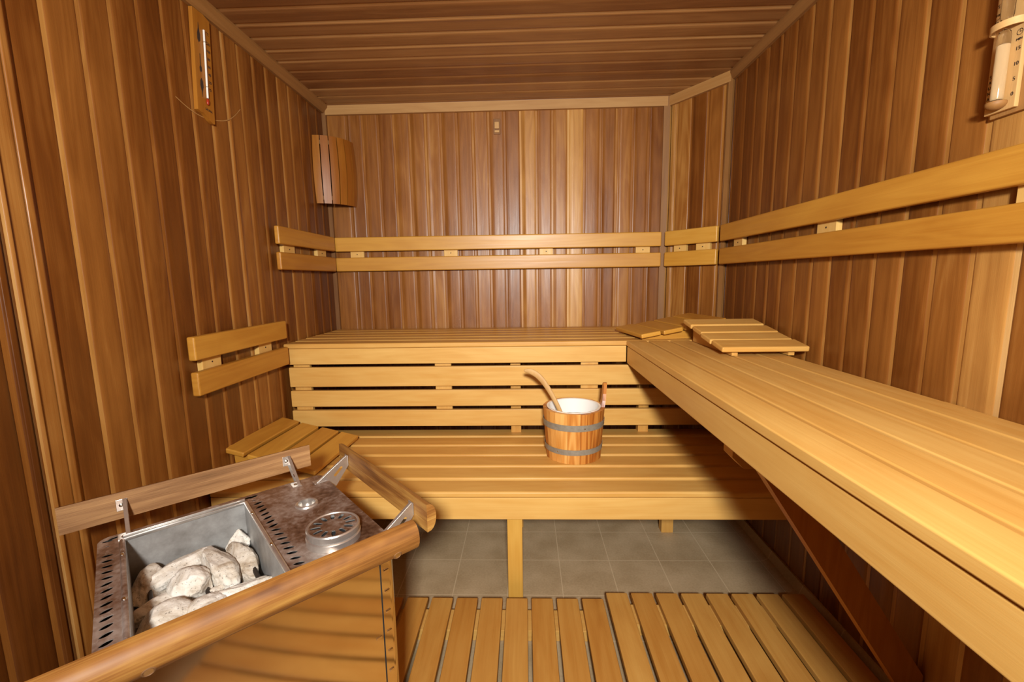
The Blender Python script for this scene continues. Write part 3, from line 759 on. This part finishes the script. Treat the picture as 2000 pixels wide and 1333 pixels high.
        for (sx, sy, sz, rx) in ((-.014, .010, .0022, (0, 0, 0)), (reach-.0022, .009, rise-.002, (0, -PI/2, 0))):
            bm = bmesh.new(); lathe(bm, [(0, .0026), (.0025, .0023), (.0045, .0008), (.0047, 0)], 16)
            s_ = finish(bm, 'screw', M_SCREW, o); s_.location = (sx, sy, sz); s_.rotation_euler = rx
    bracket(.052, -.010, PI/2, .0615, .045, 0)
    bracket(.392, -.010, PI/2, .0615, .045, 0)
    bracket(.448, -.056, 0, .0635, .043, .04)
    bracket(.448, -.412, 0, .0635, .043, .04)
    for lx, ly in ((.05, -.05), (LU-.05, -.05), (.05, -LV+.05), (LU-.05, -LV+.05)):
        bm = bmesh.new(); tube(bm, [(lx, ly, 0.0), (lx, ly, zb)], .014, 16); finish(bm, 'leg', M_STEEL, t)
    return D
BOXD = heater()
def H2W(x, y, z): p = HO+HU*x+HV*y; return Vector((p.x, p.y, z))

# ---------------------------------------------------------------- stones
FX = 860.0
def stone(label, hx, hy, dz, size, ang, tilt, seed, tone):
    """hx, hy in the heater frame; dz: centre below the rim; size: full extents; ang: long axis in the heater frame"""
    bm = bmesh.new(); bmesh.ops.create_icosphere(bm, subdivisions=5, radius=1)
    rnd = random.Random(seed); off = Vector((rnd.random()*50, rnd.random()*50, rnd.random()*50))
    planes = []
    for _ in range(9):
        n = Vector((rnd.gauss(0, 1), rnd.gauss(0, 1), rnd.gauss(0, 1))).normalized(); planes.append((n, rnd.uniform(.60, .88)))
    for v in bm.verts:
        p = v.co.copy()
        for n, d_ in planes:
            e = p.dot(n)-d_
            if e > 0: p -= n*e*.95
        p *= 1+.13*noise.noise(v.co*1.3+off)+.055*noise.noise(v.co*4+off)+.028*noise.noise(v.co*11+off)
        v.co = p
    bmesh.ops.scale(bm, vec=[s*.60 for s in size], verts=bm.verts)
    bmesh.ops.rotate(bm, cent=(0, 0, 0), matrix=Euler((tilt[0], tilt[1], 0)).to_matrix(), verts=bm.verts)
    o = finish(bm, 'sauna_stone', M_STONE, None, tone=tone, angle=60)
    o.location = H2W(hx, hy, HT-dz); o.rotation_euler = (0, 0, HA+ang)
    tag(o, label, 'stone', 'pale sauna stones piled in the heater box')
STONES = [
 # label, x, y, depth, size, angle, tilt, seed, tone
 ('tall grey stone leaning in the left back of the heater box', .074, -.095, .092, (.108, .050, .058), 1.27, (0, -.15), 3, .25),
 ('long white stone lying left of the centre of the pile', .117, -.098, .078, (.118, .058, .056), .35, (0, -.1), 11, .62),
 ('blocky white stone resting in the middle of the pile', .134, -.186, .072, (.078, .060, .052), -1.4, (.1, .2), 5, .66),
 ('long thick stone leaning over the right centre of the pile', .184, -.150, .070, (.135, .050, .050), -1.35, (0, .18), 21, .50),
 ('grey stone beside the right wall of the stone box', .229, -.148, .084, (.112, .046, .056), -1.49, (0, .15), 9, .30),
 ('small white stone tucked into the right back corner of the box', .238, -.066, .084, (.048, .040, .060), .3, (0, 0), 14, .80),
 ('flat white stone at the front right under the round rail', .203, -.262, .082, (.112, .042, .042), -.1, (0, 0), 33, .74),
 ('rounded cream stone at the front centre of the pile', .145, -.275, .086, (.074, .066, .052), .5, (0, 0), 41, .62),
 ('broad pale stone low in the left of the box', .078, -.180, .100, (.090, .068, .052), .1, (0, 0), 52, .46),
 ('light stone at the front left nearest the camera', .082, -.262, .084, (.100, .082, .062), .6, (0, 0), 61, .54),
 ('small beige stone wedged between the larger middle ones', .170, -.214, .100, (.040, .034, .036), .2, (0, 0), 70, .40),
 ('pale stone at the very front of the box, mostly behind the round rail', .110, -.345, .100, (.090, .060, .050), .2, (0, 0), 75, .50),
]
for s in STONES: stone(*s)

# ---------------------------------------------------------------- corner lamp
def lamp():
    R_, H_ = .156, .338
    t = thing('corner_lamp', 'curved wooden slat lamp shade in the far left corner', 'lamp', (XL, YB, Z0+.404))
    n = 6; zt = H_
    for k in range(n):
        a0 = -PI/2+PI/2*k/n+.012; a1 = -PI/2+PI/2*(k+1)/n-.018
        bm = bmesh.new(); m_ = 4; rows = []
        for z in (0, H_*.25, H_*.5, H_*.75, H_):
            bul = .012*math.sin(PI*z/H_); row = []
            for j in range(m_+1):
                a = a0+(a1-a0)*j/m_; row.append((R_+bul, a))
            pts = [bm.verts.new((max(.004, (r)*math.cos(a)), min(-.004, (r)*math.sin(a)), z)) for r, a in row]
            pts += [bm.verts.new((max(.004, (r-.009)*math.cos(a)), min(-.004, (r-.009)*math.sin(a)), z)) for r, a in row[::-1]]
            rows.append(pts)
        L_ = len(rows[0])
        for A, B in zip(rows[:-1], rows[1:]):
            for i in range(L_): bm.faces.new((A[i], A[(i+1) % L_], B[(i+1) % L_], B[i]))
        bm.faces.new(rows[0][::-1]); bm.faces.new(rows[-1])
        finish(bm, 'slat', M_RAIL, t, tone=random.uniform(-.02, .16), grain=2, angle=40)
    for z in (.03, H_-.03):
        bm = bmesh.new(); m_ = 14; A = []
        P = [(R_-.010, -PI/2+.05+(PI/2-.1)*j/m_) for j in range(m_+1)]
        pts = [(r*math.cos(a), r*math.sin(a)) for r, a in P]+[((r-.016)*math.cos(a), (r-.016)*math.sin(a)) for r, a in P[::-1]]
        prism(bm, pts, 2, z-.01, z+.01); finish(bm, 'rib', M_TRIM, t, tone=.3)
    bm = bmesh.new(); lathe(bm, [(0, 0), (.022, 0), (.03, .03), (.03, .10), (0, .10)], 24); o = finish(bm, 'lamp_holder', M_BLACK, t); o.location = (.055, -.055, .1)
lamp()

# ---------------------------------------------------------------- small wall things
def block():
    t = thing('wall_block', 'small wooden block high on the back wall under the ceiling trim', 'hook', (-.142, YB, Z0+.768))
    box('plate', (.036, .008, .078), (0, -.0045, .04), M_TRIM, t, tone=.15, grain=2)
    box('peg', (.024, .012, .034), (0, -.0145, .042), M_TRIM, t, tone=.75, grain=2)
    box('peg', (.026, .010, .012), (0, -.0135, .012), M_TRIM, t, tone=.8, grain=0)
block()
def thermometer():
    t = thing('wall_thermometer', 'narrow wooden wall thermometer high on the left wall', 'thermometer', (XL, 1.552, Z0+.555))
    t.rotation_euler = (math.radians(-4.0), 0, 0)
    H_ = .335; W_ = .078
    # board; local y across, z up, x out of the wall
    bm = bmesh.new()
    P = [(-W_/2, .012), (-W_/2+.012, .009), (-.012, .010), (0, .004), (.012, -.002), (.030, -.009), (W_/2, -.007), (W_/2, H_-.002), (.010, H_+.004), (-W_/2, H_)]
    prism(bm, P, 0, .001, .014); bd = finish(bm, 'board', M_RAIL, t, tone=.20, grain=2)
    bm = bmesh.new(); tube(bm, [(.018, .004, .065), (.018, .004, .285)], .0032, 12); finish(bm, 'glass_tube', M_WHITE, t)
    bm = bmesh.new(); r = bmesh.ops.create_uvsphere(bm, u_segments=14, v_segments=10, radius=.0055); bmesh.ops.scale(bm, vec=(.8, 1, 2), verts=r['verts']); o = finish(bm, 'bulb', M_RED, t); o.location = (.018, .004, .053)
    for z in (.10, .245):
        box('clip', (.010, .012, .0015), (.019, .004, z), M_SCREW, t, bevel=.0003)
    bm = bmesh.new()
    base = Matrix.Translation((.0143, 0, 0)) @ Matrix(((0, 0, 1, 0), (1, 0, 0, 0), (0, 1, 0, 0), (0, 0, 0, 1)))
    def put_text(s_, sz, y, z, nm='numeral'):
        b2 = bmesh.new(); text_bm(b2, s_, sz, base @ Matrix.Translation((y, z, 0))); finish(b2, nm, M_INK, t, smooth=False)
    for i, s in enumerate(('0', '20', '40', '60', '80', '100', '120')):
        z = .100+.0255*i
        put_text(s, .0125, .026, z)
        for k in range(5):
            zz = z+.0051*k; bm_box(bm, (.0005, .004 if k else .006, .0006), (.0145, .012, zz), bevel=0)
    put_text('°C', .012, .026, .285, 'lettering')
    put_text('SAUNA', .010, .012, .028, 'lettering')
    finish(bm, 'scale_marks', M_INK, t, smooth=False)
    # dark printed emblems: two whisk shapes and a ladle
    def emblem(pts, nm='printed_emblem'):
        bm = bmesh.new(); prism(bm, pts, 0, .0142, .0148); finish(bm, nm, M_INK, t, smooth=False)
    emblem([(-.018, .235), (-.011, .242), (-.010, .262), (-.014, .280), (-.016, .300), (-.018, .280), (-.023, .262), (-.023, .243)])
    emblem([(-.016, .140), (-.011, .146), (-.011, .156), (-.014, .162), (-.015, .200), (-.017, .200), (-.017, .162), (-.021, .154), (-.020, .144)])
    emblem([(-.015, .060), (-.013, .078), (-.008, .096), (-.009, .112), (-.015, .122), (-.021, .112), (-.022, .096), (-.017, .078)])
thermometer()
def timer():
    t = thing('sauna_sand_timer', 'wooden sand timer with printed minutes on the right wall', 'sand timer', (XR, .971, Z0+.309))
    H_ = .332; W_ = .058
    # local: x out of the wall is -x; y across; z up
    box('back_board', (.010, .092, H_), (-.0055, -.020, H_/2), M_TRIM, t, tone=.45, grain=2)
    bdd = box('front_board', (.009, W_, H_-.01), (-.0152, .0, H_/2+.003), M_TRIM, t, tone=.85, grain=2)
    for z0, z1, fill in ((.026, .160, .104), (.172, .306, .0)):
        bm = bmesh.new()
        lathe(bm, [(0, z0), (.0085, z0+.001), (.0100, z0+.006), (.0100, z1-.012), (.0085, z1-.005), (.003, z1)], 28)
        if not fill:
            for v in bm.verts: v.co.z = z0+z1-v.co.z
        o = finish(bm, 'glass_bulb', M_GLASS, t); o.location = (-.0298, -.0035, 0)
        if fill:
            bm = bmesh.new(); lathe(bm, [(0, z0+.002), (.0080, z0+.003), (.0096, z0+.007), (.0096, z0+fill), (0, z0+fill+.004)], 28)
            s_ = finish(bm, 'sand', M_SAND, o)
    # cradles and the centre band
    for z in (.022, .310):
        bm = bmesh.new(); r = bmesh.ops.create_uvsphere(bm, u_segments=20, v_segments=12, radius=.0165); bmesh.ops.scale(bm, vec=(1, 1, .7), verts=r['verts'])
        for v in bm.verts:
            if (v.co.z > .003) == (z < .1): v.co.z = .003 if z < .1 else -.003
        o = finish(bm, 'cradle', M_TRIM, t, tone=.30); o.location = (-.0298, -.0035, z)
    bm = bmesh.new(); lathe(bm, [(.0215, .159), (.0240, .159), (.0240, .172), (.0215, .172)], 40, close=True)
    for v in bm.verts: v.co.y *= 1.25
    o = finish(bm, 'centre_band', M_TRIM, t, tone=1.0); o.location = (-.0205, -.0015, 0)
    # text faces -x; reading direction as seen from the room: screen-right is -y
    base = Matrix.Translation((-.0199, 0, 0)) @ Matrix(((0, 0, -1, 0), (-1, 0, 0, 0), (0, 1, 0, 0), (0, 0, 0, 1)))
    def T(s, u, z, size, flip=False):
        m = base @ Matrix.Translation((u, z, 0))
        if flip: m = m @ Matrix.Rotation(PI, 4, 'Z')
        b2 = bmesh.new(); text_bm(b2, s, size, m); finish(b2, 'numeral' if s.isdigit() else 'lettering', M_INK, t, smooth=False)
    for fl in (False, True):
        g = (lambda u, z: (u, z)) if not fl else (lambda u, z: (-u, H_-z))
        for i, s in enumerate(('0', '5', '10', '15')):
            u, z = g(.0222, .034+.0275*i); T(s, u, z, .0098, fl)
        u, z = g(.0222, .1330); T('MIN', u, z, .0062, fl)
        for i in range(3):
            u, z = g(-.0170, .050+.0275*i); T('o', u, z, .0085, fl)
        for i, s in enumerate('ANUAS'):
            u, z = g(-.0238, .040+.0105*i); T(s, u, z, .0085, fl)
        # small clock sign: ring with two hands
        u, z = g(.0222, .1460); bm = bmesh.new()
        n = 24; ri, ro = .0048, .0058
        for k in range(n):
            a0, a1 = 2*PI*k/n, 2*PI*(k+1)/n
            q = [(ri, a0), (ro, a0), (ro, a1), (ri, a1)]
            vv = [bm.verts.new(base @ Vector((u+r*math.cos(a), z+r*math.sin(a), .0004))) for r, a in q]; bm.faces.new(vv)
        for (ux, uz) in ((0, .0045), (.0038, 0)):
            if fl: ux, uz = -ux, -uz
            w_ = .0005; nx, nz = (w_, 0) if ux == 0 else (0, w_)
            vv = [bm.verts.new(base @ Vector((u+a, z+b_, .0004))) for a, b_ in ((-nx, -nz), (nx, nz), (ux+nx, uz+nz), (ux-nx, uz-nz))]; bm.faces.new(vv)
        finish(bm, 'clock_sign', M_INK, t, smooth=False)
timer()
